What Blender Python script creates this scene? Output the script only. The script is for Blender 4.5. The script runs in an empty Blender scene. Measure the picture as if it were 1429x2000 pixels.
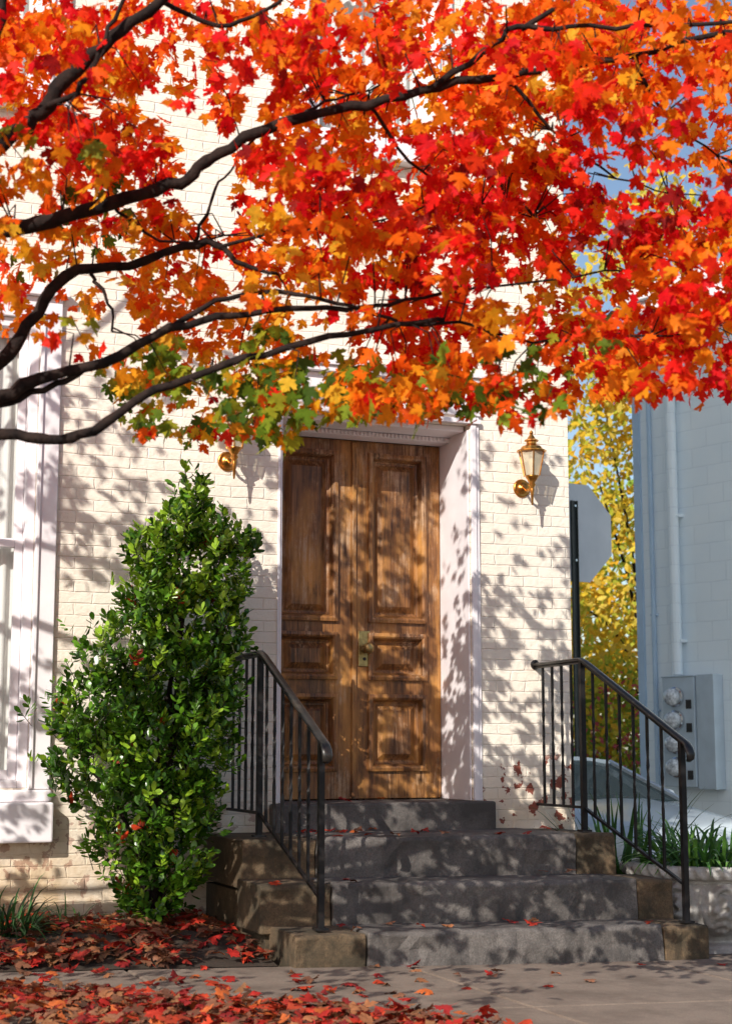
import bpy, bmesh, math, random
import numpy as np
from mathutils import Vector, Matrix, noise
random.seed(7); rng=np.random.default_rng(11)
scene=bpy.context.scene; COL=scene.collection
R=math.radians
# ------------------------------------------------------------------ light
AZ=45; EL=30
SUN=Vector((-math.sin(R(AZ))*math.cos(R(EL)),-math.cos(R(AZ))*math.cos(R(EL)),math.sin(R(EL))))
w=bpy.data.worlds.new("World"); scene.world=w; w.use_nodes=True
nt=w.node_tree; nt.nodes.clear()
sky=nt.nodes.new('ShaderNodeTexSky'); sky.sky_type='NISHITA'; sky.sun_disc=False
sky.sun_elevation=R(EL); sky.sun_rotation=R(180+AZ); sky.air_density=1.0; sky.dust_density=.9; sky.ozone_density=1.0
bg=nt.nodes.new('ShaderNodeBackground'); bg.inputs['Strength'].default_value=.135
wo=nt.nodes.new('ShaderNodeOutputWorld'); nt.links.new(sky.outputs[0],bg.inputs[0]); nt.links.new(bg.outputs[0],wo.inputs[0])
sl=bpy.data.lights.new("sun",'SUN'); sl.energy=5.0; sl.angle=R(.25); sl.color=(1,.95,.86)
so=bpy.data.objects.new("sun",sl); COL.objects.link(so); so.rotation_euler=SUN.to_track_quat('Z','Y').to_euler(); so.location=(-5,-10,9)
scene.view_settings.view_transform='Standard'; scene.view_settings.look='None'; scene.view_settings.exposure=0
# ------------------------------------------------------------------ camera
cd=bpy.data.cameras.new("camera"); cam=bpy.data.objects.new("camera",cd); COL.objects.link(cam); scene.camera=cam
cd.sensor_fit='HORIZONTAL'; cd.sensor_width=36; cd.lens=3100/1429*36; cd.clip_end=2000
cam.location=(0,-8.3,1.1); cam.rotation_euler=(R(90+8.35),0,R(-22))
cd.dof.use_dof=True; cd.dof.focus_distance=8.6; cd.dof.aperture_fstop=5.6
# ------------------------------------------------------------------ node helpers
def newmat(name):
    m=bpy.data.materials.new(name); m.use_nodes=True; t=m.node_tree
    return m,t,t.nodes['Principled BSDF']
def N(t,typ,**k):
    n=t.nodes.new(typ)
    for a,b in k.items(): setattr(n,a,b)
    return n
def pos(t,obj=False,scale=(1,1,1)):
    mp=N(t,'ShaderNodeMapping'); mp.inputs['Scale'].default_value=scale
    if obj: c=N(t,'ShaderNodeTexCoord'); t.links.new(c.outputs['Object'],mp.inputs['Vector'])
    else: c=N(t,'ShaderNodeNewGeometry'); t.links.new(c.outputs['Position'],mp.inputs['Vector'])
    return mp.outputs['Vector']
def nz(t,vec,scale,detail=5,rough=.55,dist=0):
    n=N(t,'ShaderNodeTexNoise'); n.inputs['Scale'].default_value=scale; n.inputs['Detail'].default_value=detail
    n.inputs['Roughness'].default_value=rough; n.inputs['Distortion'].default_value=dist
    t.links.new(vec,n.inputs['Vector']); return n.outputs['Fac']
def rampf(t,fac,a,b,va=0.,vb=1.):
    r=N(t,'ShaderNodeMapRange'); r.inputs[1].default_value=a; r.inputs[2].default_value=b; r.inputs[3].default_value=va; r.inputs[4].default_value=vb
    t.links.new(fac,r.inputs[0]); return r.outputs[0]
def mixc(t,fac,a,b):
    m=N(t,'ShaderNodeMix',data_type='RGBA')
    if isinstance(fac,float): m.inputs[0].default_value=fac
    else: t.links.new(fac,m.inputs[0])
    for i,c in ((6,a),(7,b)):
        if isinstance(c,tuple): m.inputs[i].default_value=(*c,1)
        else: t.links.new(c,m.inputs[i])
    return m.outputs[2]
def mth(t,op,a,b):
    m=N(t,'ShaderNodeMath',operation=op)
    for i,c in ((0,a),(1,b)):
        if isinstance(c,(int,float)): m.inputs[i].default_value=c
        else: t.links.new(c,m.inputs[i])
    return m.outputs[0]
def bump(t,b,h,strength=.4,dist=.01):
    n=N(t,'ShaderNodeBump'); n.inputs['Strength'].default_value=strength; n.inputs['Distance'].default_value=dist
    t.links.new(h,n.inputs['Height']); t.links.new(n.outputs[0],b.inputs['Normal'])
def simple(name,c1,c2,rough=.6,sc=6,lo=.35,hi=.65,bs=.3,bsc=60,bd=.004,metal=0.,spec=.5,obj=False,scale=(1,1,1),detail=6):
    m,t,b=newmat(name); v=pos(t,obj,scale)
    f=rampf(t,nz(t,v,sc,detail),lo,hi)
    t.links.new(mixc(t,f,c1,c2),b.inputs['Base Color'])
    b.inputs['Roughness'].default_value=rough; b.inputs['Metallic'].default_value=metal; b.inputs['Specular IOR Level'].default_value=spec
    if bs: bump(t,b,nz(t,v,bsc,4),bs,bd)
    return m
# ------------------------------------------------------------------ materials
def brickmat():
    m,t,b=newmat("painted_brick"); v=pos(t)
    s=N(t,'ShaderNodeSeparateXYZ'); t.links.new(v,s.inputs[0])
    wob=nz(t,v,7,3); wob2=nz(t,v,16,2)
    wz=mth(t,'ADD',s.outputs[2],mth(t,'MULTIPLY',wob,.018))
    wx=mth(t,'ADD',mth(t,'ADD',s.outputs[0],s.outputs[1]),mth(t,'MULTIPLY',wob2,.024))
    c=N(t,'ShaderNodeCombineXYZ'); t.links.new(wx,c.inputs[0]); t.links.new(wz,c.inputs[1])
    br=N(t,'ShaderNodeTexBrick'); t.links.new(c.outputs[0],br.inputs['Vector'])
    br.inputs['Scale'].default_value=1; br.inputs['Brick Width'].default_value=.19; br.inputs['Row Height'].default_value=.0615
    br.inputs['Mortar Size'].default_value=.0055; br.inputs['Mortar Smooth'].default_value=1.; br.inputs['Bias'].default_value=0
    br.inputs['Color1'].default_value=(.2,.2,.2,1); br.inputs['Color2'].default_value=(.8,.8,.8,1)
    n1=nz(t,v,1.6,6,.6)
    col=mixc(t,rampf(t,n1,.35,.7),(.97,.88,.76),(.93,.82,.69))
    bw=N(t,'ShaderNodeRGBToBW'); t.links.new(br.outputs['Color'],bw.inputs[0])
    col=mixc(t,mth(t,'MULTIPLY',bw.outputs[0],.08),col,(.70,.53,.43))
    g=mth(t,'MULTIPLY',rampf(t,s.outputs[2],1.0,.35),rampf(t,nz(t,v,3,6,.65),.28,.55))
    col=mixc(t,mth(t,'MULTIPLY',g,.85),col,(.62,.42,.21))
    col=mixc(t,mth(t,'MULTIPLY',rampf(t,nz(t,v,5,7,.7),.54,.75),.35),col,(.66,.48,.38))
    low=rampf(t,s.outputs[2],1.25,.70); side=rampf(t,s.outputs[0],4.0,4.2,.35,1.)
    pk=mth(t,'MULTIPLY',mth(t,'MULTIPLY',low,side),rampf(t,nz(t,v,11,6,.6),.56,.575))
    pk=rampf(t,pk,.25,.45)
    brk=mixc(t,nz(t,v,30,4),(.36,.085,.045),(.22,.065,.045))
    col=mixc(t,pk,col,brk)
    mort=mth(t,'MULTIPLY',br.outputs['Fac'],rampf(t,nz(t,v,6,5,.7),.38,.68,.0,.32))
    col=mixc(t,mort,col,(.60,.43,.33))
    t.links.new(col,b.inputs['Base Color']); b.inputs['Roughness'].default_value=.7
    h=mth(t,'ADD',mth(t,'MULTIPLY',br.outputs['Fac'],mth(t,'MULTIPLY',rampf(t,nz(t,v,4,5,.7),.35,.65,.25,1.),-.8)),mth(t,'MULTIPLY',nz(t,v,20,7,.75),1.9))
    h=mth(t,'ADD',h,mth(t,'MULTIPLY',bw.outputs[0],.3)); h=mth(t,'SUBTRACT',h,mth(t,'MULTIPLY',pk,.3))
    bump(t,b,h,.7,.008); return m
M_BRICK=brickmat()
M_TRIM=simple("white_trim_paint",(.92,.87,.89),(.82,.76,.78),.5,4,bs=.2,bsc=30)
def blockmat():
    m,t,b=newmat("painted_block"); v=pos(t,True)
    s=N(t,'ShaderNodeSeparateXYZ'); t.links.new(v,s.inputs[0])
    c=N(t,'ShaderNodeCombineXYZ'); t.links.new(s.outputs[0],c.inputs[0]); t.links.new(s.outputs[2],c.inputs[1])
    br=N(t,'ShaderNodeTexBrick'); t.links.new(c.outputs[0],br.inputs['Vector']); br.inputs['Scale'].default_value=1
    br.inputs['Brick Width'].default_value=.4; br.inputs['Row Height'].default_value=.2; br.inputs['Mortar Size'].default_value=.006; br.inputs['Mortar Smooth'].default_value=.6
    col=mixc(t,rampf(t,nz(t,v,2,5),.3,.7),(.86,.95,.99),(.80,.91,.97))  # blue of skylit shade put into the whitish block paint
    col=mixc(t,mth(t,'MULTIPLY',br.outputs['Fac'],.22),col,(.5,.6,.7))
    t.links.new(col,b.inputs['Base Color']); b.inputs['Roughness'].default_value=.6
    bump(t,b,mth(t,'ADD',mth(t,'MULTIPLY',br.outputs['Fac'],-1.),mth(t,'MULTIPLY',nz(t,v,40,4),.3)),.5,.006); return m
M_BLOCK=blockmat()
M_BLUETRIM=simple("blue_grey_metal",(.48,.64,.80),(.42,.57,.73),.45,3,bs=.05)
M_METER=simple("grey_meter_paint",(.50,.60,.68),(.44,.53,.60),.45,5,bs=.05)
def woodmat():
    m,t,b=newmat("weathered_oak"); v=pos(t,False,(1,1,.06)); v2=pos(t,False,(1,1,.3)); v3=pos(t,False,(1,1,.6))
    g=nz(t,v,60,8,.65,.5); g2=nz(t,v2,6,6,.6)
    col=mixc(t,rampf(t,g,.30,.68),(.070,.025,.010),(.34,.145,.045))
    col=mixc(t,rampf(t,g2,.46,.70),col,(.60,.28,.07))
    dk=mth(t,'MULTIPLY',rampf(t,nz(t,v3,3.5,7,.7),.47,.60),rampf(t,g,.66,.40))
    col=mixc(t,mth(t,'MULTIPLY',dk,.8),col,(.040,.018,.010))
    pale=mth(t,'MULTIPLY',rampf(t,nz(t,v3,4.2,8,.8),.50,.62),rampf(t,g,.42,.60))
    col=mixc(t,mth(t,'MULTIPLY',pale,.6),col,(.58,.42,.29))
    t.links.new(col,b.inputs['Base Color']); t.links.new(rampf(t,g2,.3,.7,.32,.6),b.inputs['Roughness']); b.inputs['Specular IOR Level'].default_value=.45
    bump(t,b,g,.8,.005); return m
M_WOOD=woodmat()
def stone(name,a,bb,c,r=.8,bs=.6,lo=.42,hi=.62):
    m,t,b=newmat(name); v=pos(t)
    col=mixc(t,rampf(t,nz(t,v,120,3,.7),.35,.65),a,bb)
    col=mixc(t,mth(t,'MULTIPLY',rampf(t,nz(t,v,3.5,7,.7),lo,hi),.85),col,c)
    t.links.new(col,b.inputs['Base Color']); b.inputs['Roughness'].default_value=r
    h=mth(t,'ADD',nz(t,v,14,6,.6),mth(t,'MULTIPLY',nz(t,v,160,3),.35)); bump(t,b,h,bs,.008); return m
M_GRAN=stone("grey_granite",(.180,.158,.145),(.10,.088,.080),(.055,.047,.043),.70,1.,.42,.60)
M_BROWNST=stone("brown_sandstone",(.19,.125,.068),(.11,.07,.04),(.040,.032,.019),.88,1.,.38,.56)
M_CONC=stone("sidewalk_concrete",(.26,.20,.155),(.19,.145,.115),(.13,.095,.072),.85)
M_SOIL=stone("bed_soil",(.06,.038,.025),(.025,.017,.012),(.04,.028,.016),.95,1.)
M_GROUND=stone("ground_mix",(.10,.09,.08),(.07,.065,.06),(.09,.085,.05),.95)
M_ASPH=stone("asphalt",(.06,.06,.062),(.04,.04,.042),(.05,.05,.05),.9)
M_PLANTER=stone("cast_stone",(.66,.63,.60),(.50,.48,.46),(.28,.26,.24),.85,.8)
M_IRON=simple("black_iron_paint",(.008,.008,.010),(.018,.015,.014),.45,14,bs=.25,bsc=90,bd=.002,spec=.3)
M_RAILTOP=simple("worn_handrail",(.009,.009,.010),(.045,.036,.028),.35,10,.45,.75,bs=.2,bsc=80,bd=.002,spec=.5)
M_BRASS=simple("aged_brass",(.75,.36,.08),(.42,.17,.04),.3,40,bs=.15,metal=1.)
M_BRASSD=simple("worn_brass",(.55,.40,.16),(.30,.20,.09),.38,30,bs=.1,metal=1.)
M_SIGN=simple("aluminium_sheet",(.46,.49,.54),(.40,.43,.48),.5,3,bs=.05,metal=.1)
M_POST=simple("dark_green_post",(.02,.03,.028),(.035,.04,.038),.5,10)
M_CHROME=simple("chrome",(.7,.7,.72),(.6,.6,.62),.15,5,bs=0,metal=1.)
M_MGLASS=simple("meter_face",(.80,.84,.88),(.30,.33,.36),.08,30,bs=0)
M_CAR=simple("silver_blue_paint",(.52,.58,.63),(.50,.56,.61),.2,3,bs=0,metal=.3)
M_TYRE=simple("rubber",(.02,.02,.02),(.03,.03,.03),.8)
M_DARK=simple("dark_interior",(.02,.02,.022),(.035,.033,.03),.7)
M_CURT=simple("white_curtain",(.90,.88,.84),(.76,.74,.71),.9,3,scale=(14,14,.6),bs=.4,bsc=3,bd=.02)
M_BULB=simple("ivory_bulb",(.90,.82,.66),(.85,.76,.6),.5,bs=0)
def glassm(name,tint=(.95,.97,.97),op=.08,rough=.04,base=(.10,.11,.11)):
    m,t,b=newmat(name); b.inputs['Base Color'].default_value=(*base,1); b.inputs['Roughness'].default_value=rough
    v=pos(t); bump(t,b,nz(t,v,3,2),.05,.01)
    tr=N(t,'ShaderNodeBsdfTransparent'); tr.inputs[0].default_value=(*tint,1)
    mx=N(t,'ShaderNodeMixShader'); fr=N(t,'ShaderNodeLayerWeight'); fr.inputs[0].default_value=.5
    f=mth(t,'ADD',mth(t,'MULTIPLY',mth(t,'POWER',fr.outputs['Facing'],3.),.5),op); t.links.new(f,mx.inputs[0]); t.links.new(tr.outputs[0],mx.inputs[1]); t.links.new(b.outputs[0],mx.inputs[2])
    t.links.new(mx.outputs[0],t.nodes['Material Output'].inputs[0]); return m
M_GLASS=glassm("window_glass"); M_LGLASS=glassm("lantern_glass",(.97,.93,.82),.5,.15,(.80,.72,.55)); M_CGLASS=glassm("car_glass",(.30,.40,.38),.5,.03,(.05,.08,.08))
M_BARK=simple("maple_bark",(.036,.023,.019),(.011,.008,.008),.85,18,.35,.65,bs=.8,bsc=45,bd=.01,spec=.15)
def leafmat(name,rough=.45,trans=.45,spec=.35):
    m,t,b=newmat(name); a=N(t,'ShaderNodeAttribute',attribute_name='Col')
    v=pos(t); f=rampf(t,nz(t,v,45,2),.3,.7,.8,1.15)
    mul=N(t,'ShaderNodeVectorMath',operation='SCALE'); t.links.new(a.outputs['Color'],mul.inputs[0]); t.links.new(f,mul.inputs['Scale'])
    t.links.new(mul.outputs[0],b.inputs['Base Color']); b.inputs['Roughness'].default_value=rough; b.inputs['Specular IOR Level'].default_value=spec
    tl=N(t,'ShaderNodeBsdfTranslucent'); t.links.new(mul.outputs[0],tl.inputs[0])
    mx=N(t,'ShaderNodeMixShader'); mx.inputs[0].default_value=trans
    t.links.new(b.outputs[0],mx.inputs[1]); t.links.new(tl.outputs[0],mx.inputs[2]); t.links.new(mx.outputs[0],t.nodes['Material Output'].inputs[0]); return m
M_MAPLE=leafmat("maple_leaves",.5,.5,.12); M_BUSHL=leafmat("glossy_shrub_leaves",.26,.25,.5); M_LITTER=leafmat("fallen_maple_leaves",.6,.15,.25)
M_FARL=leafmat("yellow_leaves",.55,.5,.2); M_GRASSL=leafmat("strap_leaves",.35,.3)
# ------------------------------------------------------------------ geometry helpers
class MB:
    def __init__(s): s.v=[]; s.f=[]
    def add(s,v,f):
        o=len(s.v); s.v+= [tuple(p) for p in v]; s.f+=[tuple(i+o for i in q) for q in f]; return s
    def box(s,a,b):
        x0,y0,z0=a; x1,y1,z1=b
        return s.add([(x0,y0,z0),(x1,y0,z0),(x1,y1,z0),(x0,y1,z0),(x0,y0,z1),(x1,y0,z1),(x1,y1,z1),(x0,y1,z1)],
          [(0,3,2,1),(4,5,6,7),(0,1,5,4),(1,2,6,5),(2,3,7,6),(3,0,4,7)])
    def lathe(s,prof,c,n=24,axis='z',phase=0,cap=True):
        v=[];f=[]
        for r,h in prof:
            for i in range(n):
                a=2*math.pi*i/n+phase; p=(r*math.cos(a),r*math.sin(a),h)
                if axis=='y': p=(p[0],-p[2],p[1])
                if axis=='x': p=(-p[2],p[0],p[1])
                v.append((c[0]+p[0],c[1]+p[1],c[2]+p[2]))
        for j in range(len(prof)-1):
            for i in range(n):
                k=(i+1)%n; f.append((j*n+i,j*n+k,(j+1)*n+k,(j+1)*n+i))
        if cap: f.append(tuple(range(n))[::-1]); f.append(tuple((len(prof)-1)*n+i for i in range(n)))
        return s.add(v,f)
    def tube(s,path,rad,n=8,sx=1,sz=1,cap=True):
        P=[Vector(p) for p in path]; v=[];f=[]
        up=Vector((0,0,1)); prev=None
        for i,p in enumerate(P):
            tg=(P[min(i+1,len(P)-1)]-P[max(i-1,0)]).normalized()
            if prev is None:
                ref=up if abs(tg.dot(up))<.95 else Vector((0,1,0)); side=tg.cross(ref).normalized()
            else:
                side=(prev-tg*prev.dot(tg)).normalized()
            prev=side; nn=side.cross(tg)
            r=rad[i] if hasattr(rad,'__len__') else rad
            for k in range(n):
                a=2*math.pi*(k+.5)/n; v.append(p+side*math.cos(a)*r*sx+nn*math.sin(a)*r*sz)
        for j in range(len(P)-1):
            for i in range(n):
                k=(i+1)%n; f.append((j*n+i,j*n+k,(j+1)*n+k,(j+1)*n+i))
        if cap: f.append(tuple(range(n))[::-1]); f.append(tuple((len(P)-1)*n+i for i in range(n)))
        return s.add(v,f)
    def poly_ext(s,pts,y0,y1):
        n=len(pts); v=[(x,y0,z) for x,z in pts]+[(x,y1,z) for x,z in pts]
        f=[tuple(range(n)),tuple(range(2*n-1,n-1,-1))]+[(i,i+n,(i+1)%n+n,(i+1)%n) for i in range(n)]
        return s.add(v,f)
def thing(name,base,label,cat,group=None):
    e=bpy.data.objects.new(name,None); COL.objects.link(e); e.location=base; e.empty_display_size=.2
    e["label"]=label; e["category"]=cat
    if group: e["group"]=group
    return e
def worldloc(o):
    l=Vector(o.location); p=o.parent
    while p: l+=Vector(p.location); p=p.parent
    return l
def part(name,mb,mat,parent=None,smooth=False,bevel=0,label=None,bseg=2):
    me=bpy.data.meshes.new(name)
    if isinstance(mb,MB): me.from_pydata(mb.v,[],mb.f)
    else: me=mb
    bm=bmesh.new(); bm.from_mesh(me); bmesh.ops.recalc_face_normals(bm,faces=bm.faces); bm.to_mesh(me); bm.free()
    me.materials.append(mat)
    if smooth: me.polygons.foreach_set('use_smooth',[True]*len(me.polygons))
    o=bpy.data.objects.new(name,me); COL.objects.link(o)
    if parent: me.transform(Matrix.Translation(-worldloc(parent))); o.parent=parent
    if bevel:
        b=o.modifiers.new("bevel",'BEVEL'); b.width=bevel; b.segments=bseg; b.limit_method='ANGLE'; b.angle_limit=R(35)
    if label: o["label"]=label
    return o
def struct(name,mb,mat,kind="structure",**k):
    o=part(name,mb,mat,None,**k); o["kind"]=kind; return o
def npmesh(name,V,T,C):
    me=bpy.data.meshes.new(name); V=np.asarray(V,dtype=np.float32).reshape(-1,3); T=np.asarray(T,dtype=np.int32)
    me.vertices.add(len(V)); me.vertices.foreach_set('co',V.ravel())
    me.loops.add(T.size); me.loops.foreach_set('vertex_index',T.ravel())
    me.polygons.add(len(T)); me.polygons.foreach_set('loop_start',np.arange(len(T),dtype=np.int32)*3)
    me.polygons.foreach_set('loop_total',np.full(len(T),3,dtype=np.int32))
    me.update(calc_edges=True)
    a=me.color_attributes.new('Col','FLOAT_COLOR','POINT'); c4=np.ones((len(V),4),dtype=np.float32); c4[:,:3]=C; a.data.foreach_set('color',c4.ravel())
    return me
def leafpart(name,me,mat,parent,kind=None,label=None):
    me.materials.append(mat); o=bpy.data.objects.new(name,me); COL.objects.link(o)
    if parent: me.transform(Matrix.Translation(-worldloc(parent))); o.parent=parent
    if kind: o["kind"]=kind
    return o
half=[(0,0),(.11,-.05),(.30,-.09),(.255,.06),(.36,.13),(.50,.17),(.47,.27),(.62,.42),(.50,.43),(.45,.53),(.33,.47),(.19,.43),(.21,.57),(.32,.66),(.19,.72),(.15,.85),(.07,.88),(0,1.05)]
def tmpl_maple():
    pts=half+[(-x,y) for x,y in half[::-1][1:-1]]
    V=[(0,.3)]+pts; n=len(pts); T=[(0,1+i,1+(i+1)%n) for i in range(n)]
    V+= [(.008,0),(-.008,0),(.0,-.55)]; T.append((n+1,n+2,n+3))
    return np.array(V),np.array(T)
def tmpl_oval():
    pts=[(0,0),(.16,.25),(.25,.55),(.2,.82),(0,1.0),(-.2,.82),(-.25,.55),(-.16,.25)]
    V=[(0,.5)]+pts; n=8; return np.array(V,dtype=float),np.array([(0,1+i,1+(i+1)%n) for i in range(n)])
TM=tmpl_maple(); TO=tmpl_oval()
def leaves(tm,P,Tn,Nn,S,C,fold=.3,curl=.3):
    V2,T=tm; n=len(P); k=len(V2)
    Tn=Tn/np.linalg.norm(Tn,axis=1,keepdims=True)
    Nn=Nn-(Nn*Tn).sum(1,keepdims=True)*Tn; Nn/=np.linalg.norm(Nn,axis=1,keepdims=True)+1e-9
    B=np.cross(Tn,Nn)
    fo=rng.uniform(-.3,1.,n)*fold; cu=rng.uniform(-.5,1.,n)*curl
    wid=rng.uniform(.82,1.14,n)
    x=V2[:,0][None,:]*wid[:,None]; y=V2[:,1][None,:]
    z=-fo[:,None]*np.abs(x)-cu[:,None]*(y-.2)**2 + rng.normal(0,.02,(n,k))
    L=(B[:,None,:]*x[...,None]+Tn[:,None,:]*(y[...,None]*np.ones((n,1,1)))+Nn[:,None,:]*z[...,None])*S[:,None,None]+P[:,None,:]
    F=T[None]+(np.arange(n)*k)[:,None,None]
    CC=np.repeat(C[:,None,:],k,axis=1)
    return L.reshape(-1,3),F.reshape(-1,3),CC.reshape(-1,3)
def rndu(n): a=rng.normal(size=(n,3)); return a/np.linalg.norm(a,axis=1,keepdims=True)
GL=lambda x:.112-.031*(min(max(x,-3),5.2)-2.36)
# ------------------------------------------------------------------ ground
g=MB(); xs=[-400,-60,-12,-3,0,2.3,4.7,5.2,7,12,40,400]; ys=[-400,-60,-12,-6,-1.2,-.35,.3,3,12,40,400]
def gzf(x,y):
    z=GL(x)-.05
    if x>4.9 and y>-.4: z=-.27
    if y>1 : z=-.27
    return z
v=[(x,y,gzf(x,y)) for y in ys for x in xs]; nx=len(xs)
f=[(j*nx+i,j*nx+i+1,(j+1)*nx+i+1,(j+1)*nx+i) for j in range(len(ys)-1) for i in range(nx-1)]
struct("ground",MB().add(v,f),M_GROUND)
sw=MB(); x=-6.05
while x<9:
    for (ya,yb) in ((-2.62,-1.32),(-3.93,-2.64),(-5.2,-3.95)):
        z0,z1=GL(x),GL(x+1.28)
        sw.add([(x,ya,z0-.08),(x+1.28,ya,z1-.08),(x+1.28,yb,z1-.08),(x,yb,z0-.08),(x,ya,z0),(x+1.28,ya,z1),(x+1.28,yb,z1),(x,yb,z0)],
          [(0,3,2,1),(4,5,6,7),(0,1,5,4),(1,2,6,5),(2,3,7,6),(3,0,4,7)])
    x+=1.292
struct("sidewalk",sw,M_CONC,bevel=.008)
bed=MB(); nxx,nyy=60,20; vv=[]
for j in range(nyy):
    for i in range(nxx):
        xx=-3+(2.40+3)*i/(nxx-1); yy=-1.30+1.30*j/(nyy-1)
        vv.append((xx,yy,GL(xx)+.0+.08*min(1,j/7)+.035*noise.noise(Vector((xx*4,yy*4,1)))*min(1,j/3)))
ff=[(j*nxx+i,j*nxx+i+1,(j+1)*nxx+i+1,(j+1)*nxx+i) for j in range(nyy-1) for i in range(nxx-1)]
struct("planting_bed",MB().add(vv,ff),M_SOIL,smooth=True)
dv=MB().add([(4.7,-1.3,GL(4.7)-.01),(9,-1.3,GL(5.2)-.01),(9,-.3,-.06),(4.7,-.3,-.06),(4.7,0.5,-.25),(9,.5,-.25),(9,14,-.25),(4.7,14,-.25)],[(0,1,2,3),(3,2,5,4),(4,5,6,7)])
struct("driveway",dv,M_CONC)
struct("street",MB().add([(-60,15.02,-.24),(60,15.02,-.24),(60,22,-.24),(-60,22,-.24)],[(0,1,2,3)]),M_ASPH)
# ------------------------------------------------------------------ brick house
HT=8.9  # upper wall is unseen; height chosen to shade the neighbour building
house=thing("brick_house",(3.4,0,.1),"cream painted brick house with weathered wooden double door","house")
def wallsheet(mb,y,X0,X1,Z0,Z1,ops):
    xs=sorted({X0,X1,*[o[0] for o in ops],*[o[1] for o in ops]}); zs=sorted({Z0,Z1,*[o[2] for o in ops],*[o[3] for o in ops]})
    for i in range(len(xs)-1):
        for j in range(len(zs)-1):
            cx=(xs[i]+xs[i+1])/2; cz=(zs[j]+zs[j+1])/2
            if any(o[0]<cx<o[1] and o[2]<cz<o[3] for o in ops): continue
            mb.add([(xs[i],y,zs[j]),(xs[i+1],y,zs[j]),(xs[i+1],y,zs[j+1]),(xs[i],y,zs[j+1])],[(0,1,2,3)])
DO=(2.84,4.01,.60,2.97)
W1=(.66,1.48,.88,3.35); W2=(2.98,3.80,4.60,6.5); W3=(.66,1.48,4.60,6.5); W4=(-1.9,-1.06,.88,3.35); W5=(-1.9,-1.06,4.6,6.5)
wl=MB(); ops=[DO,W1,W2,W3,W4,W5]
wallsheet(wl,0,-5,4.67,-.3,HT,ops)
for o,dp in [(DO,.45)]+[(q,.12) for q in (W1,W2,W3,W4,W5)]:
    a,b_,c,d=o
    wl.add([(a,0,c),(b_,0,c),(b_,0,d),(a,0,d),(a,dp,c),(b_,dp,c),(b_,dp,d),(a,dp,d)],[(0,4,5,1),(1,5,6,2),(2,6,7,3),(3,7,4,0)])
wl.add([(4.67,0,-.3),(4.67,9,-.3),(4.67,9,HT),(4.67,0,HT),(-5,0,-.3),(-5,9,-.3),(-5,9,HT),(-5,0,HT)],[(0,1,2,3),(4,7,6,5),(1,5,6,2)])
part("wall",wl,M_BRICK,house)
rf=MB().box((-5.25,-.25,HT),(4.92,9.25,HT+.15)).box((-5.18,-.18,HT-.18),(4.85,-.005,HT-.002))
part("roof",rf,M_TRIM,house,bevel=.02)
fr=MB()
fr.box((3.998,.004,.785),(4.008,.40,2.94))
fr.box((2.842,.004,.785),(2.852,.40,2.94))
fr.box((4.012,-.022,.785),(4.045,-.002,3.02)).box((4.047,-.012,.785),(4.068,-.002,3.02))
fr.box((2.822,-.008,.785),(2.838,-.002,2.97))
fr.box((2.853,.05,2.935),(3.997,.40,2.968)).box((2.853,.25,2.905),(3.997,.385,2.933))
fr.box((2.80,-.035,2.972),(4.07,-.002,3.0)).box((2.79,-.024,3.022),(4.08,-.002,3.2)).box((2.77,-.07,3.202),(4.10,-.002,3.235)).box((2.75,-.09,3.237),(4.12,-.002,3.26))
for i in range(45): 
    x0=2.87+i*.0248; fr.box((x0,.235,2.908),(x0+.013,.2485,2.931))
part("door_frame",fr,M_TRIM,house,bevel=.003)
th=MB().box((2.79,-.10,.615),(4.11,.42,.783)); part("threshold",th,M_GRAN,house,bevel=.012,bseg=3)
def ring(mb,x0,x1,z0,z1,w,yf,yb,yi):
    def ins(d): return [(x0+d,z0+d),(x1-d,z0+d),(x1-d,z1-d),(x0+d,z1-d)]
    prof=[(0,yb),(0,yf),(w*.35,yf-.004),(w*.55,yf+.004),(w*.8,yi-.004),(w,yi),(w,yb)]
    v=[];
    for d,y in prof: v+= [(x,y,z) for x,z in ins(d)]
    f=[]
    for j in range(len(prof)-1):
        for i in range(4): k=(i+1)%4; f.append((j*4+i,j*4+k,(j+1)*4+k,(j+1)*4+i))
    mb.add(v,f)
def leafdoor(x0,x1):
    m=MB(); yF=.395; yB=.44; zb,zt=.79,2.904; s=.108 
    pan=[(.96,1.38),(1.49,1.74),(1.83,2.82)]
    a,b_=x0+s,x1-s
    m.box((x0,yF,zb),(a,yB,zt)).box((b_,yF,zb),(x1,yB,zt))
    zs=[zb]+[q for p in pan for q in p]+[zt]
    for i in range(0,len(zs),2): m.box((a+.0005,yF+.001,zs[i]),(b_-.0005,yB,zs[i+1]))
    for z0,z1 in pan:
        m.box((a,yF+.036,z0),(b_,yB-.002,z1))
        ring(m,a-.014,b_+.014,z0-.014,z1+.014,.056,yF-.020,yF+.037,yF+.030)
        d=.085
        m.add([(a+.05,yF+.035,z0+.05),(b_-.05,yF+.035,z0+.05),(b_-.05,yF+.035,z1-.05),(a+.05,yF+.035,z1-.05),
               (a+d,yF+.012,z0+d),(b_-d,yF+.012,z0+d),(b_-d,yF+.012,z1-d),(a+d,yF+.012,z1-d)],[(0,1,5,4),(1,2,6,5),(2,3,7,6),(3,0,4,7),(4,5,6,7)])
    return m
d1=part("door",leafdoor(2.855,3.424),M_WOOD,house,bevel=.002,label="shaded weathered wooden door leaf")
d2m=leafdoor(3.430,3.995); d2m.box((3.420,.380,.80),(3.446,.394,2.89))
d2=part("door",d2m,M_WOOD,house,bevel=.002,label="sunlit worn wooden door leaf with knob")
kp=MB().box((3.462,.387,1.555),(3.535,.3945,1.765)); part("lock_plate",kp,M_BRASSD,d2,bevel=.003)
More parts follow.
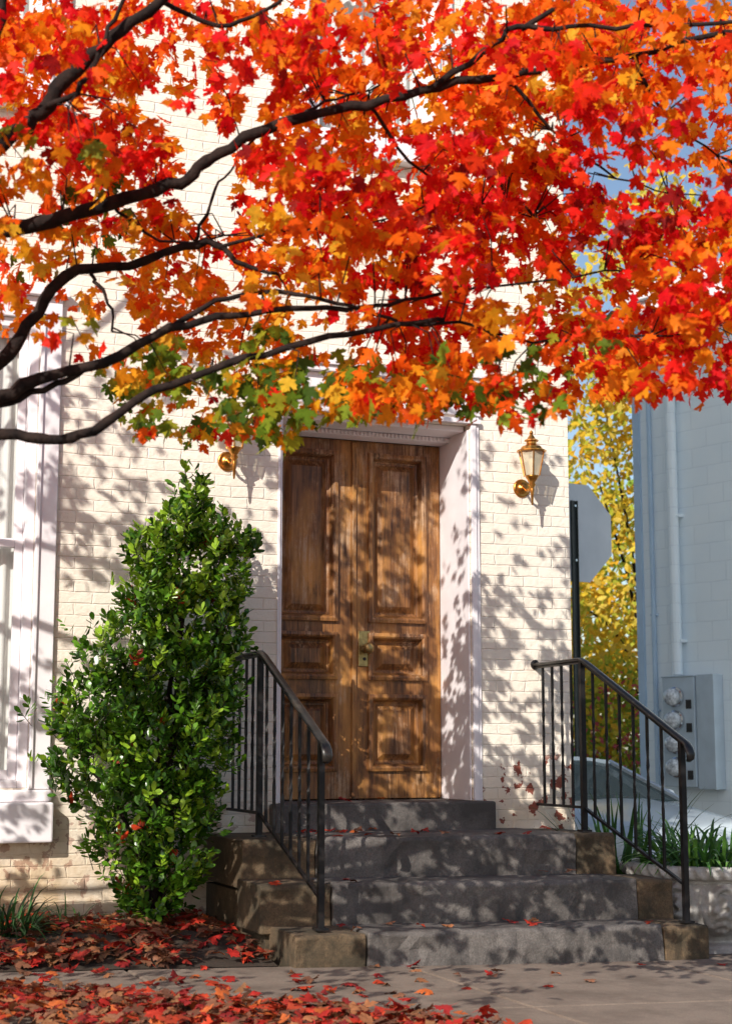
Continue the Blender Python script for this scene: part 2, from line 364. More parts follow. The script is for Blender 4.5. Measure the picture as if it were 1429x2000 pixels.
kn=MB().lathe([(.026,0),(.026,.006),(.012,.010),(.011,.035),(.022,.042),(.031,.052),(.033,.062),(.028,.074),(.012,.081),(.002,.082)],(3.505,.387,1.66),24,'y')
part("handle",kn,M_BRASSD,d2,smooth=True)
kh=MB().lathe([(.010,0),(.010,.004),(.006,.005),(.002,.0055)],(3.50,.387,1.60),12,'y'); part("keyhole",kh,M_DARK,d2)
def window(o,curt=True):
    a,b_,c,d=o; m=MB()
    m.box((a-.11,-.03,c-.005),(a-.001,-.002,d+.12)).box((b_+.001,-.03,c-.005),(b_+.11,-.002,d+.12)).box((a,-.029,d+.001),(b_,-.002,d+.12))
    m.box((a-.02,-.045,c),(a-.001,-.031,d+.02)).box((b_+.001,-.045,c),(b_+.02,-.031,d+.02))
    m.box((a-.14,-.07,d+.121),(b_+.14,-.002,d+.16))
    m.box((a+.001,.001,c+.001),(a+.05,.10,d-.001)).box((b_-.05,.001,c+.001),(b_-.001,.10,d-.001)).box((a+.051,.001,d-.05),(b_-.051,.10,d-.001)).box((a+.051,.001,c+.001),(b_-.051,.10,c+.04))
    W=part("window",m,M_TRIM,house,bevel=.004)
    s=MB(); mid=c+(d-c)*.52
    for (z0,z1,y) in ((c+.042,mid,.035),(mid-.04,d-.052,.066)):
        s.box((a+.052,y,z0),(a+.095,y+.028,z1)).box((b_-.095,y,z0),(b_-.052,y+.028,z1)).box((a+.096,y,z0),(b_-.096,y+.028,z0+.05)).box((a+.096,y,z1-.04),(b_-.096,y+.028,z1))
    part("sash",s,M_TRIM,W,bevel=.003)
    gq=MB().add([(a+.09,.047,c+.08),(b_-.09,.047,c+.08),(b_-.09,.047,mid-.03),(a+.09,.047,mid-.03)],[(0,1,2,3)]).add([(a+.09,.078,mid),(b_-.09,.078,mid),(b_-.09,.078,d-.085),(a+.09,.078,d-.085)],[(0,1,2,3)]); part("glass",gq,M_GLASS,W)
    cv=MB(); n=60; vv=[]
    for i in range(n+1):
        x=a+.03+(b_-a-.06)*i/n; yy=.145+.014*math.sin(i*1.05)+.008*math.sin(i*.37)
        vv+= [(x,yy,c),(x,yy+.0,d)]
    part("curtain",cv.add(vv,[(2*i,2*i+2,2*i+3,2*i+1) for i in range(n)]),M_CURT,W,smooth=True)
    rb=MB().box((a-.2,.40,c-.2),(b_+.2,.42,d+.2)); part("dark_backing",rb,M_DARK,W)  # dark sheet, its colour stands for the unlit room behind the curtain
    sl_=MB().box((a-.14,-.11,c-.27),(b_+.12,.02,c-.07)).box((a-.14,-.05,c-.068),(b_+.12,.02,c-.008)) if c<2 else MB().box((a-.1,-.09,c-.10),(b_+.1,.0,c-.008))
    part("sill",sl_,M_TRIM,W,bevel=.01)
for o in (W1,W2,W3,W4,W5): window(o)
# ------------------------------------------------------------------ steps
st=thing("entrance_steps",(3.5,-.7,.1),"grey granite entrance steps with brown stone ends","steps")
def stone_block(name,x0,x1,y0,y1,zt,zb,k,xr,mat,seed):
    m=MB(); nx_=max(2,int((x1-x0)/.05)); V=[]
    prof=[(y1,zb),(y0,zb),(y0,zb+(zt-zb)*.35),(y0,zb+(zt-zb)*.7),(y0,zt-.016),(y0+.014,zt),(y0+.12,zt),(y1,zt)]
    for i in range(nx_+1):
        x=x0+(x1-x0)*i/nx_
        for j,(y,z) in enumerate(prof):
            q=Vector((x*4,y*4+seed,z*7)); jj=.014*noise.noise(q)+.013*noise.noise(q*4)
            e=0 if j in (0,1,7) else 1
            V.append((x+.004*noise.noise(q+Vector((9,0,0))),y+jj*e*1.2,z+jj*e*.7-(x-3.5)*k*(1 if j>1 else 1)))
    p=len(prof); F=[]
    for i in range(nx_):
        for j in range(p): kk=(j+1)%p; F.append((i*p+j,(i+1)*p+j,(i+1)*p+kk,i*p+kk))
    F.append(tuple(range(p))); F.append(tuple(nx_*p+j for j in range(p-1,-1,-1)))
    m.add(V,F); return part(name,m,mat,st,bevel=.006)
def step(y0,y1,zt,zb,k,cuts,seed):
    x0,a,b_,x1=cuts
    stone_block("end_block",x0,a-.006,y0+.01,y1,zt-.004,zb,k,0,M_BROWNST,seed)
    stone_block("step",a,b_,y0,y1,zt,zb,k,0,M_GRAN,seed+3)
    stone_block("end_block",b_+.006,x1,y0+.008,y1,zt-.005,zb,k,0,M_BROWNST,seed+5)
step(-1.4,-1.02,.236,-.05,.022,(2.45,2.80,4.37,4.64),1)
step(-1.05,-.67,.431,.20,.018,(2.40,2.76,4.44,4.66),11)
step(-.70,-.003,.632,.39,.006,(2.42,2.81,4.28,4.53),21)
part("base",MB().box((2.44,-1.0,-.1),(4.60,-.005,.38)),M_BROWNST,st)
# ------------------------------------------------------------------ railings
def bar(mb,x,y,z0,z1,r=.0065,twist=True):
    n=14; V=[];F=[]
    for i in range(n+1):
        t_=i/n; z=z0+(z1-z0)*t_; a=math.pi/4
        if twist and .25<t_<.75: a+= (t_-.25)/.5*math.pi*2
        for k in range(4):
            V.append((x+r*1.41*math.cos(a+k*math.pi/2),y+r*1.41*math.sin(a+k*math.pi/2),z))
    for j in range(n):
        for k in range(4): q=(k+1)%4; F.append((j*4+k,j*4+q,(j+1)*4+q,(j+1)*4+k))
    F+=[(3,2,1,0),(n*4,n*4+1,n*4+2,n*4+3)]; mb.add(V,F)
def railing(xb,xf,label,zf_foot,zb_foot):
    T=thing("stair_railing",(xb,-.6,zb_foot),label,"railing","black iron stair railings")
    yB,yFr=-.55,-1.31; zB,zF=1.57,1.105
    X=lambda y: xb if y>yB else xb+(xf-xb)*(y-yB)/(yFr-yB)
    pts=[(xb,-.012,zB-.005),(xb,-.3,zB-.003),(xb,-.54,zB),(X(-.585),-.585,zB-.018)]
    for i in range(1,8):
        y=-.585+(-1.35+.585)*i/7; pts.append((X(y),y,zB-.018+(zF-zB+.018)*i/7))
    pts+=[(xf,-1.378,1.082),(xf,-1.392,1.055),(xf,-1.388,1.03),(xf,-1.37,1.018)]
    rad=[.025]*(len(pts)-4)+[.026,.026,.023,.015]
    m=MB().tube(pts,rad,12,1.0,.42); m.tube([(p[0],p[1],p[2]-.016) for p in pts[:-4]],.010,4,1.3,1)
    part("handrail",m,M_RAILTOP,T,smooth=True)
    lz=lambda y: .76 if y>yB else .76+(.40-.76)*(y-yB)/(yFr-yB)
    tz=lambda y: zB-.02 if y>-.56 else zB-.018+(zF-zB+.018)*(y+.585)/(-.765)-.02
    part("bottom_rail",MB().tube([(xb,-.012,.76),(xb,yB,.76),(X(-.6),-.6,.735),(xf,yFr,.40)],.010,4,1.2,1),M_IRON,T)
    part("post",MB().box((xb-.014,yB-.014,zb_foot),(xb+.014,yB+.014,zB-.02)).box((xb-.03,yB-.03,zb_foot),(xb+.03,yB+.03,zb_foot+.01)),M_IRON,T)
    part("post",MB().box((xf-.014,yFr-.014,zf_foot),(xf+.014,yFr+.014,tz(yFr)+.01)).box((xf-.03,yFr-.03,zf_foot),(xf+.03,yFr+.03,zf_foot+.01)),M_IRON,T)
    for y in [-.10,-.21,-.32,-.43,-.64,-.745,-.85,-.955,-1.06,-1.165]:
        m=MB(); bar(m,X(y),y,lz(y),tz(y)); part("baluster",m,M_IRON,T)
    part("wall_flange",MB().lathe([(.028,0),(.028,.008),(.02,.012),(.02,.02)],(xb,-.002,zB-.005),16,'y'),M_IRON,T)
railing(2.55,2.60,"black iron railing beside the green shrub",.262,.64)
railing(4.42,4.56,"black iron railing beside the stone planter",.215,.63)
# ------------------------------------------------------------------ lanterns
def lantern(x,z,label):
    T=thing("wall_lantern",(x,0,z),label,"lantern","brass lanterns beside the door")
    yc=-.135
    m=MB().lathe([(.055,0),(.055,.006),(.048,.012),(.045,.010),(.028,.014),(.018,.024),(.012,.03)],(x,-.001,z-.05),24,'y')
    m.tube([(x,-.03,z-.05),(x,-.07,z-.075),(x,-.11,z-.07),(x,yc,z-.035),(x,yc,z-.01)],.008,10)
    m.lathe([(.002,-.17),(.006,-.16),(.009,-.10),(.014,-.075),(.010,-.065),(.022,-.05),(.016,-.035),(.03,-.015),(.04,0),(.04,.006)],(x,yc,z),16)
    part("bracket",m,M_BRASS,T,smooth=True)
    c=MB(); b0,b1=.048,.078; h=.15
    for i in range(6):
        a=math.pi/3*i+.2
        c.tube([(x+b0*math.cos(a),yc+b0*math.sin(a),z+.004),(x+b1*math.cos(a),yc+b1*math.sin(a),z+h)],.004,6)
    c.lathe([(b1+.004,h-.004),(b1+.010,h),(b1+.010,h+.006),(b1-.010,h+.012),(b1-.018,h+.028),(.034,h+.040),(.030,h+.045),(.030,h+.058),(.042,h+.062),(.042,h+.068),(.026,h+.076),(.014,h+.096),(.008,h+.103),(.012,h+.111),(.010,h+.120),(.002,h+.128)],(x,yc,z),12)
    part("lamp_cap",c,M_BRASS,T)
    g_=MB().lathe([(b0-.002,.006),(b1-.003,h-.002)],(x,yc,z),6,phase=.2,cap=False); part("lamp_glass",g_,M_LGLASS,T)
    part("bulb",MB().lathe([(.012,.006),(.012,.05),(.014,.06),(.022,.08),(.018,.10),(.003,.125)],(x,yc,z),12),M_BULB,T,smooth=True)
lantern(2.525,2.70,"brass wall lantern partly behind green leaves")
lantern(4.35,2.66,"brass wall lantern on sunlit brick")
# ------------------------------------------------------------------ neighbour building
far=Vector((9.0,6.24,-.26)); rr=R(15)
nb=thing("neighbour_building",far,"pale painted block building with downspout","building")
ux=Vector((math.sin(rr),-math.cos(rr),0)); ang=math.atan2(ux.y,ux.x)
def local_part(name,mb,mat,**k):
    o=part(name,mb,mat,None,**k); o.rotation_euler=(0,0,ang); o.parent=nb; return o
local_part("wall",MB().box((0,0,0),(4.2,7,6.1)),M_BLOCK)
local_part("roof",MB().box((-.12,-.14,6.102),(4.35,7.1,6.26)).box((-.06,-.07,5.93),(4.3,-.002,6.1)),M_TRIM,bevel=.01)
local_part("corner_board",MB().box((.0,-.03,.0),(.09,-.002,5.92)),M_BLUETRIM)
m=MB(); m.tube([(.60,-.09,2.07),(.60,-.09,5.9)],.055,12)
for z in (2.4,3.7,5.0): m.box((.53,-.10,z),(.67,-.002,z+.03))
local_part("downspout",m,M_BLOCK)
m=MB(); m.tube([(.24,-.03,.05),(.24,-.03,5.9)],.025,10)
for z in (.9,1.7,2.7): m.box((.20,-.04,z),(.28,-.002,z+.02))
local_part("conduit",m,M_BLUETRIM)
mtb=far+ux*.46+Vector((0,0,.94)); mt=thing("electric_meter_box",mtb,"grey electric meter box with four glass meters","meter box")
def mpart(n,mb,mat,**k):
    o=part(n,mb,mat,None,**k); o.rotation_euler=(0,0,ang); o.parent=mt; return o
mpart("cabinet",MB().box((0,-.17,0),(.42,-.004,1.10)).box((.43,-.15,-.02),(.66,-.004,1.12)).box((-.01,-.18,1.101),(.43,-.004,1.115)),M_METER,bevel=.006)
for i in range(4):
    z=.90-.235*i
    mpart("meter",MB().lathe([(.102,0),(.102,.03),(.088,.04),(.088,.038)],(.19,-.17,z),28,'y'),M_CHROME)
    mpart("meter_face",MB().lathe([(.087,.036),(.086,.09),(.070,.118),(.035,.130),(.004,.132)],(.19,-.17,z),24,'y'),M_MGLASS,smooth=True)
    mpart("meter_mark",MB().box((.315,-.176,z-.12),(.385,-.1705,z-.03)),M_DARK)  # dark rectangle right of and below each meter
# ------------------------------------------------------------------ stop sign (seen from behind)
sg=thing("stop_sign",(7.13,4.3,-.26),"unpainted back of octagonal road sign on dark post","road sign")
SZ=3.28
po=MB(); po.box((-.035,-.010,0),(.035,-.004,3.57)); po.box((-.035,-.03,0),(-.029,-.0105,3.57)); po.box((.029,-.03,0),(.035,-.0105,3.57))
o=part("post",po,M_POST,None); o.parent=sg; o.rotation_euler=(0,0,R(10))
oc=[(.45*1.0824*math.cos(R(22.5+45*i)),SZ+.45*1.0824*math.sin(R(22.5+45*i))) for i in range(8)]
o=part("sign_board",MB().poly_ext(oc,.0,.006),M_SIGN,None); o.parent=sg; o.rotation_euler=(0,0,R(10))
for zb_ in (3.52,3.02):
    o=part("bolt",MB().lathe([(.012,0),(.012,.008)],(0,-.031,zb_),8,'y'),M_CHROME,None); o.parent=sg; o.rotation_euler=(0,0,R(10))
redm=simple("red_sign_face",(.5,.02,.02),(.45,.02,.02),.4,bs=0)
oc2=[(x*.97,SZ+(z-SZ)*.97) for x,z in oc]
o=part("sign_face",MB().poly_ext(oc2,.0065,.008),redm,None); o.parent=sg; o.rotation_euler=(0,0,R(10))
# ------------------------------------------------------------------ parked car
car=thing("parked_car",(6.08,2.7,-.125),"silver blue sedan parked beside the house","car")
def loft(stations):
    m=MB(); V=[]
    for y,pr in stations:
        full=[(-x,z) for x,z in pr]+[(x,z) for x,z in pr[::-1][1:]]
        V+=[(6.08+x,y,z-.125) for x,z in full]
    n=len(stations[0][1])*2-1; F=[]
    for j in range(len(stations)-1):
        for i in range(n-1): F.append((j*n+i,j*n+i+1,(j+1)*n+i+1,(j+1)*n+i))
    F.append(tuple(range(n))); F.append(tuple((len(stations)-1)*n+i for i in range(n)))
    return m.add(V,F)
S=[(.42,[(.55,.22),(.60,.30),(.62,.50),(.58,.62),(.3,.66),(0,.67)]),
   (.50,[(.74,.19),(.78,.32),(.78,.55),(.70,.67),(.35,.71),(0,.72)]),
   (.75,[(.84,.17),(.87,.33),(.87,.60),(.77,.73),(.4,.785),(0,.80)]),
   (1.2,[(.86,.17),(.89,.35),(.89,.66),(.79,.80),(.4,.86),(0,.875)]),
   (1.65,[(.87,.17),(.89,.36),(.89,.72),(.79,.88),(.4,.93),(0,.94)]),
   (2.4,[(.87,.17),(.89,.36),(.89,.76),(.80,.91),(.4,.93),(0,.93)]),
   (3.9,[(.87,.17),(.89,.36),(.89,.78),(.80,.93),(.4,.95),(0,.95)]),
   (4.6,[(.86,.20),(.88,.38),(.87,.78),(.76,.93),(.4,.96),(0,.96)]),
   (4.95,[(.76,.25),(.80,.40),(.78,.70),(.68,.85),(.3,.88),(0,.88)])]
part("body",loft(S),M_CAR,car,smooth=True)
G=[(1.62,[(.76,.90),(.74,.905),(.4,.925),(0,.93)]),(2.25,[(.72,.93),(.60,1.20),(.35,1.235),(0,1.245)]),(3.3,[(.72,.93),(.60,1.23),(.35,1.265),(0,1.275)]),(4.35,[(.74,.93),(.66,.97),(.4,.98),(0,.985)])]
part("window",loft(G),M_CGLASS,car,smooth=False)
Rf=[(2.22,[(.61,1.19),(.55,1.225),(.3,1.25),(0,1.258)]),(3.35,[(.61,1.215),(.55,1.25),(.3,1.28),(0,1.288)])]
part("roof",loft(Rf),M_CAR,car,smooth=True)
for sx in (-1,1):
    part("pillar",MB().tube([(6.08+sx*.765,1.62,.79),(6.08+sx*.61,2.25,1.085)],.022,6),M_CAR,car)
    part("pillar",MB().tube([(6.08+sx*.61,3.3,1.11),(6.08+sx*.70,4.3,.85)],.03,6),M_CAR,car)
gr=MB()
for i in range(7): gr.box((5.83,.405,.36+i*.03-.125),(6.33,.418,.372+i*.03-.125))
gr.box((5.81,.40,.345-.125),(5.825,.419,.57-.125)).box((6.335,.40,.345-.125),(6.35,.419,.57-.125)).box((5.81,.40,.571-.125),(6.35,.419,.585-.125))
part("grille",gr,M_CHROME,car)
for sx in (-1,1):
    part("headlight",MB().tube([(6.08+sx*.50,.43,.43),(6.08+sx*.62,.45,.435),(6.08+sx*.74,.56,.45)],[.05,.065,.045],12,1,.8),M_CHROME,car,smooth=True)
    part("side_mirror",MB().lathe([(.02,-.09),(.06,-.06),(.07,.0),(.06,.06),(.02,.09)],(6.08+sx*.95,1.95,.80),12,'y'),M_CAR,car,smooth=True)
    for y in (1.15,4.1):
        part("wheel",MB().lathe([(.20,-.1),(.30,-.1),(.32,-.07),(.32,.07),(.30,.1),(.20,.1)],(6.08+sx*.80,y,.195),28,'x'),M_TYRE,car,smooth=False)
        part("rim",MB().lathe([(.05,.11),(.19,.104),(.2,.06),(.2,-.1),(.05,-.11)],(6.08+sx*.80,y,.195),14,'x'),M_CHROME,car)
car.location=(6.20,3.65,-.25); car.rotation_euler=(0,0,R(14.5))
# ------------------------------------------------------------------ planter and plants
PC=Vector((5.17,-.62,-.02))
pt=thing("stone_planter",PC,"ornate pale cast stone planter filled with leafy plants","planter")
prof=[(.30,0),(.34,.0),(.34,.05),(.28,.07),(.30,.10),(.38,.16),(.43,.24),(.44,.33),(.42,.38),(.43,.40),(.47,.41),(.485,.43),(.485,.46),(.46,.475),(.41,.475),(.40,.43)]
V=[];F=[];n=240
pp=[]
for i in range(len(prof)-1):
    q4=8 if .09<prof[i][1]<.39 else 3
    for q in range(q4): pp.append(tuple(prof[i][c]+(prof[i+1][c]-prof[i][c])*q/q4 for c in (0,1)))
pp.append(prof[-1])
for r_,h in pp:
    for i in range(n):
        a=2*math.pi*i/n; dr=0
        if .10<h<.39: 
            ph=(a*11/(2*math.pi))%1; u=(ph-.5)*2; vv_=(h-.11)/.27
            spiral=math.sin(math.atan2(vv_-.6,u*.7)*1+math.hypot(u*.7,vv_-.6)*16)
            leaf=max(0,1-abs(u)/(.75*max(.05,math.sin(min(1,vv_*1.0)*math.pi))**.5))
            dr=.026*max(0,spiral)**.5*(.6+.4*math.cos(u*math.pi)) + .026*leaf*abs(math.sin(vv_*18+abs(u)*5))
        if .41<=h<=.47 and r_>.45: dr=.012*math.sin(a*44+h*60)
        V.append((PC.x+(r_+dr)*math.cos(a),PC.y+(r_+dr)*math.sin(a),PC.z+h))
for j in range(len(pp)-1):
    for i in range(n): k=(i+1)%n; F.append((j*n+i,j*n+k,(j+1)*n+k,(j+1)*n+i))
part("bowl",MB().add(V,F),M_PLANTER,pt,smooth=True)
part("soil",MB().lathe([(.40,.40),(.39,.425),(.2,.435),(.01,.44)],PC,24),M_SOIL,pt)
def straps(cx,cy,z0,spread,count,L,wd,cols,droop=.6,r0=.0):
    V=[];T=[];C=[]
    for i in range(count):
        a=random.uniform(0,2*math.pi); rr_=spread*math.sqrt(random.random()); bx=cx+rr_*math.cos(a); by=cy+rr_*math.sin(a)
        a2=a+random.gauss(0,.6); l=L*random.uniform(.55,1.1); el=random.uniform(.7,1.45); ww=wd*random.uniform(.7,1.2)
        c=np.array(cols[random.randrange(len(cols))])*random.uniform(.7,1.2); p=Vector((bx,by,z0)); d=Vector((math.cos(a2)*math.cos(el),math.sin(a2)*math.cos(el),math.sin(el)))
        side=Vector((-math.sin(a2),math.cos(a2),0)); seg=7; o=len(V)
        for k in range(seg+1):
            t_=k/seg; wk=ww*(math.sin(math.pi*min(.98,.18+t_*.8))); 
            V.append(tuple(p+side*wk)); V.append(tuple(p+Vector((0,0,-wk*.4)))); V.append(tuple(p-side*wk)); C+= [c]*3
            p=p+d*(l/seg); d=(d+Vector((0,0,-droop*.22*(1+t_)))).normalized()
        for k in range(seg):
            b0=o+3*k
            T+=[(b0,b0+1,b0+4),(b0,b0+4,b0+3),(b0+1,b0+2,b0+5),(b0+1,b0+5,b0+4)]
    return npmesh("strap",V,T,np.array(C))
lp=thing("leafy_plant",(5.17,-.62,.42),"green strap leaved plant growing in a planter","plant")
o=leafpart("foliage",straps(5.17,-.62,.41,.34,300,.34,.012,[(.08,.22,.04),(.16,.34,.06),(.05,.13,.03)],1.0),M_GRASSL,lp)
lp2=thing("leafy_plant",(4.85,-.15,.1),"dark green strap leaved plant beside the steps","plant")
o=leafpart("foliage",straps(4.86,-.2,.0,.15,150,.92,.014,[(.05,.13,.03),(.08,.19,.04),(.03,.08,.02)],.6),M_GRASSL,lp2)
gc=thing("grass_clump",(1.28,-.55,.2),"dark green grass clump at the wall foot","grass")
o=leafpart("blades",straps(1.28,-.6,.17,.13,190,.38,.006,[(.04,.10,.03),(.06,.15,.04),(.02,.06,.02)],1.1),M_GRASSL,gc)
gc=thing("grass_clump",(1.62,-.45,.2),"small sparse grass clump among fallen leaves","grass")
o=leafpart("blades",straps(1.62,-.4,.17,.1,60,.26,.005,[(.04,.10,.03),(.06,.15,.04)],1.1),M_GRASSL,gc)
# ------------------------------------------------------------------ shrub
sh=thing("evergreen_shrub",(2.03,-.5,.17),"tall glossy green shrub against the brick wall","shrub")
stm=MB()
blobs=[(2.20,2.33,.08,.12),(2.14,2.17,.13,.13),(2.30,2.16,.10,.11),(2.44,2.10,.07,.10),(1.97,2.05,.10,.12),(2.18,1.98,.21,.18),(2.36,1.89,.14,.14),(2.00,1.82,.17,.16),(2.18,1.68,.26,.23),(2.37,1.64,.10,.14),(1.88,1.52,.25,.20),(2.12,1.38,.31,.28),(2.33,1.34,.12,.16),(1.71,1.24,.24,.20),(2.00,1.08,.34,.26),(2.25,1.05,.17,.22),(1.73,.96,.23,.2),(2.02,.78,.29,.22),(2.25,.78,.12,.15),(1.90,.58,.20,.16),(2.10,.50,.18,.15),(2.02,.34,.16,.12)]
for i in range(7):
    b0=blobs[[0,1,5,6,10,14,16][i]]; s0=Vector((2.0+random.uniform(-.05,.07),-.5+random.uniform(-.05,.05),.13)); e=Vector((b0[0],-.5,b0[1]))
    pth=[s0.lerp(e,t_)+Vector((random.uniform(-.03,.03),random.uniform(-.04,.04),0))*(t_>0)+Vector((0,0,.15*math.sin(t_*3.14))) for t_ in (0,.2,.4,.6,.8,1)]
    stm.tube(pth,[.020,.016,.013,.010,.008,.005],7)
P=[];Tn=[];Nn=[];S_=[];C=[]
wts=np.array([(b[2]+.08)*(b[3]+.05) for b in blobs]); wts/=wts.sum()
for q in range(2800):
    b=blobs[rng.choice(len(blobs),p=wts)]
    d=rndu(1)[0]; rad_=random.uniform(.3,1.0)**.6
    if random.random()<.11: rad_*=1.35
    c=np.array([b[0],-.5,b[1]])+d*np.array([b[2],min(.34,b[2]*1.1+.06),b[3]])*rad_
    if c[1]>-.06: c[1]=-.08
    if noise.noise(Vector((c[0]*5,c[1]*5,c[2]*5)))<-.38: continue
    ax=d*.6+np.array([0,0,.85])+rndu(1)[0]*.35; ax/=np.linalg.norm(ax)
    nl=random.randint(5,9); L=random.uniform(.04,.085)
    base=np.array([.045,.125,.010]) if random.random()<.5 else np.array([.11,.25,.016])
    if random.random()<(.18 if c[2]<1.6 else .42): base=np.array([.28,.45,.03])
    if random.random()<.008: base=np.array([.55,.06,.02])
    if q%3==0: stm.tube([tuple(c-ax*L*.7),tuple(c+ax*L)],.002,4,cap=False)
    for k in range(nl):
        t_=k/nl; p=c+ax*L*(t_*1.1-.1); r_=rndu(1)[0]; r_-=ax*r_.dot(ax); r_/=np.linalg.norm(r_)+1e-6
        P.append(p); Tn.append(r_*(.95-.5*t_)+ax*(.35+.6*t_)); Nn.append(ax*1.0-r_*.5+rndu(1)[0]*.25); S_.append(random.uniform(.036,.058)); C.append(base*random.uniform(.65,1.25))
part("stem",stm,M_BARK,sh,smooth=True)
V,T,CC=leaves(TO,np.array(P),np.array(Tn),np.array(Nn),np.array(S_),np.array(C),.45,.25)
leafpart("foliage",npmesh("foliage",V,T,CC),M_BUSHL,sh)
# ------------------------------------------------------------------ maple tree
ca,sa=math.cos(R(22)),math.sin(R(22))
def loc(s,d,h): return (s*ca+d*sa, -8.3+d*ca-s*sa, h)
TB=loc(-4.2,4.6,GL(-2.1)-.02)
mp=thing("maple_tree",TB,"maple tree with blazing red and orange autumn leaves","tree")
tr=MB(); BR=[]
def limb(pts,r0,r1,n=10,sub=4,wob=.012):
    Q=[Vector(loc(*p)) for p in pts]; out=[]
    for i in range(len(Q)-1):
        p0=Q[max(i-1,0)];p1=Q[i];p2=Q[i+1];p3=Q[min(i+2,len(Q)-1)]
        for k in range(sub):
            t_=k/sub; q=.5*((2*p1)+(p2-p0)*t_+(2*p0-5*p1+4*p2-p3)*t_*t_+(3*p1-p0-3*p2+p3)*t_**3)
            out.append(q+Vector((random.gauss(0,wob),random.gauss(0,wob),random.gauss(0,wob)))*.4)
    out.append(Q[-1]); m=len(out)
    rad=[(r0+(r1-r0)*(i/(m-1))**.85)*random.uniform(.9,1.12) for i in range(m)]
    tr.tube(out,rad,n); BR.extend([(p,rad[i]) for i,p in enumerate(out)])
limb([(-4.2,4.6,.1),(-4.18,4.6,.4),(-4.15,4.6,1.0),(-4.1,4.62,1.7),(-4.05,4.7,2.6),(-3.8,4.8,3.8),(-3.6,4.9,5.2),(-3.5,5,6.2)],.17,.04,14)
limb([(-4.12,4.6,1.35),(-3.2,4.7,1.75),(-2.2,4.75,2.02),(-1.6,4.8,2.07),(-1.13,4.8,2.045),(-.97,4.8,2.03),(-.845,4.8,2.06),(-.655,4.8,2.18),(-.434,4.85,2.275),(-.18,4.85,2.35),(.09,4.9,2.42),(.25,4.95,2.45)],.028,.007)
limb([(-4.12,4.6,1.5),(-3.2,4.8,1.85),(-2.2,4.85,2.02),(-1.5,4.9,2.08),(-1.157,4.9,2.18),(-1.03,4.9,2.25),(-.83,4.9,2.30),(-.62,4.9,2.405),(-.43,4.9,2.45),(-.186,4.95,2.49),(.03,5,2.51)],.036,.007)
limb([(-1.25,4.9,2.13),(-1.1,4.93,2.19),(-.95,4.93,2.245),(-.83,4.91,2.31)],.012,.009,8)
limb([(-.62,4.9,2.405),(-.477,4.9,2.50),(-.283,4.93,2.535),(-.1,4.95,2.50),(.1,5.0,2.46)],.010,.0055,7)
limb([(-4.1,4.6,1.6),(-3.2,5,1.95),(-2.2,5.15,2.1),(-1.6,5.2,2.2),(-1.24,5.2,2.37),(-1.14,5.2,2.50),(-1.02,5.2,2.67),(-.81,5.2,2.71),(-.58,5.2,2.79),(-.495,5.2,2.77),(-.417,5.2,2.71),(-.3,5.2,2.68)],.038,.006)
limb([(-.58,5.2,2.79),(-.53,5.2,2.92),(-.486,5.2,3.02),(-.42,5.2,3.12)],.007,.003,6)
limb([(-.50,5.2,2.77),(-.3,5.2,2.83),(-.1,5.25,2.85),(.2,5.3,2.95)],.007,.003,6)
limb([(-.93,5.2,2.69),(-.895,5.15,2.62),(-.85,5.15,2.56),(-.847,5.15,2.465)],.008,.004,6)
limb([(-4.08,4.62,2.0),(-3.2,4.8,2.4),(-2.2,4.95,2.6),(-1.5,5,2.72),(-1.2,5,2.76),(-1.03,5,2.80),(-.84,5,2.86),(-.646,5,2.92),(-.545,5,2.98),(-.444,5,3.05),(-.21,5,3.16),(.01,5,3.20),(.245,5,3.26),(.48,5,3.30),(.65,5,3.33),(.9,5,3.37),(1.2,5,3.45),(1.6,5,3.5)],.034,.007)
limb([(.20,5,3.25),(.38,4.95,3.35),(.5,4.9,3.42),(.665,4.9,3.415),(.98,4.9,3.43),(1.3,4.9,3.45)],.012,.006,7)
limb([(.5,4.9,3.42),(.68,4.9,3.53),(.8,4.9,3.7)],.010,.005,7)
limb([(-4.0,4.7,2.5),(-3,4.7,2.5),(-2,4.7,2.6),(-1.4,4.7,2.78),(-1.13,4.7,2.95),(-1.01,4.7,3.05),(-.94,4.7,3.14),(-.86,4.7,3.23),(-.765,4.7,3.32),(-.655,4.7,3.415),(-.4,4.7,3.7),(-.1,4.7,4.1)],.038,.012)
limb([(-1.01,4.7,3.05),(-.9,4.65,3.09),(-.83,4.65,3.2),(-.78,4.65,3.34),(-.7,4.65,3.5)],.011,.006,7)
limb([(-.64,4.75,3.43),(-.47,4.8,3.38),(-.33,4.8,3.42),(-.2,4.8,3.55)],.009,.005,7)
limb([(-1.3,4.7,2.85),(-1.15,4.6,3.2),(-1.1,4.6,3.42),(-1.0,4.6,3.8)],.018,.010,8)
NVIS=len(BR)
for pts in ([(.01,5,3.20),(.15,5.2,3.08),(.35,5.4,3.02),(.6,5.5,2.98)],[(.48,5,3.30),(.62,5.1,3.15),(.8,5.2,3.05),(1.05,5.3,3.0)],[(.9,5,3.37),(1.0,5.1,3.2),(1.2,5.2,3.1)],[(.09,4.9,2.42),(.3,5,2.45),(.55,5.1,2.42),(.8,5.2,2.45),(1.1,5.3,2.5)],[(.03,5,2.51),(.25,5.1,2.58),(.5,5.2,2.65),(.9,5.3,2.72)],[(-.21,5,3.16),(-.1,5.2,3.3),(.1,5.4,3.45)],[(-.84,5,2.86),(-.7,5.2,2.8),(-.5,5.4,2.88)]):
    limb(pts,.007,.003,6)
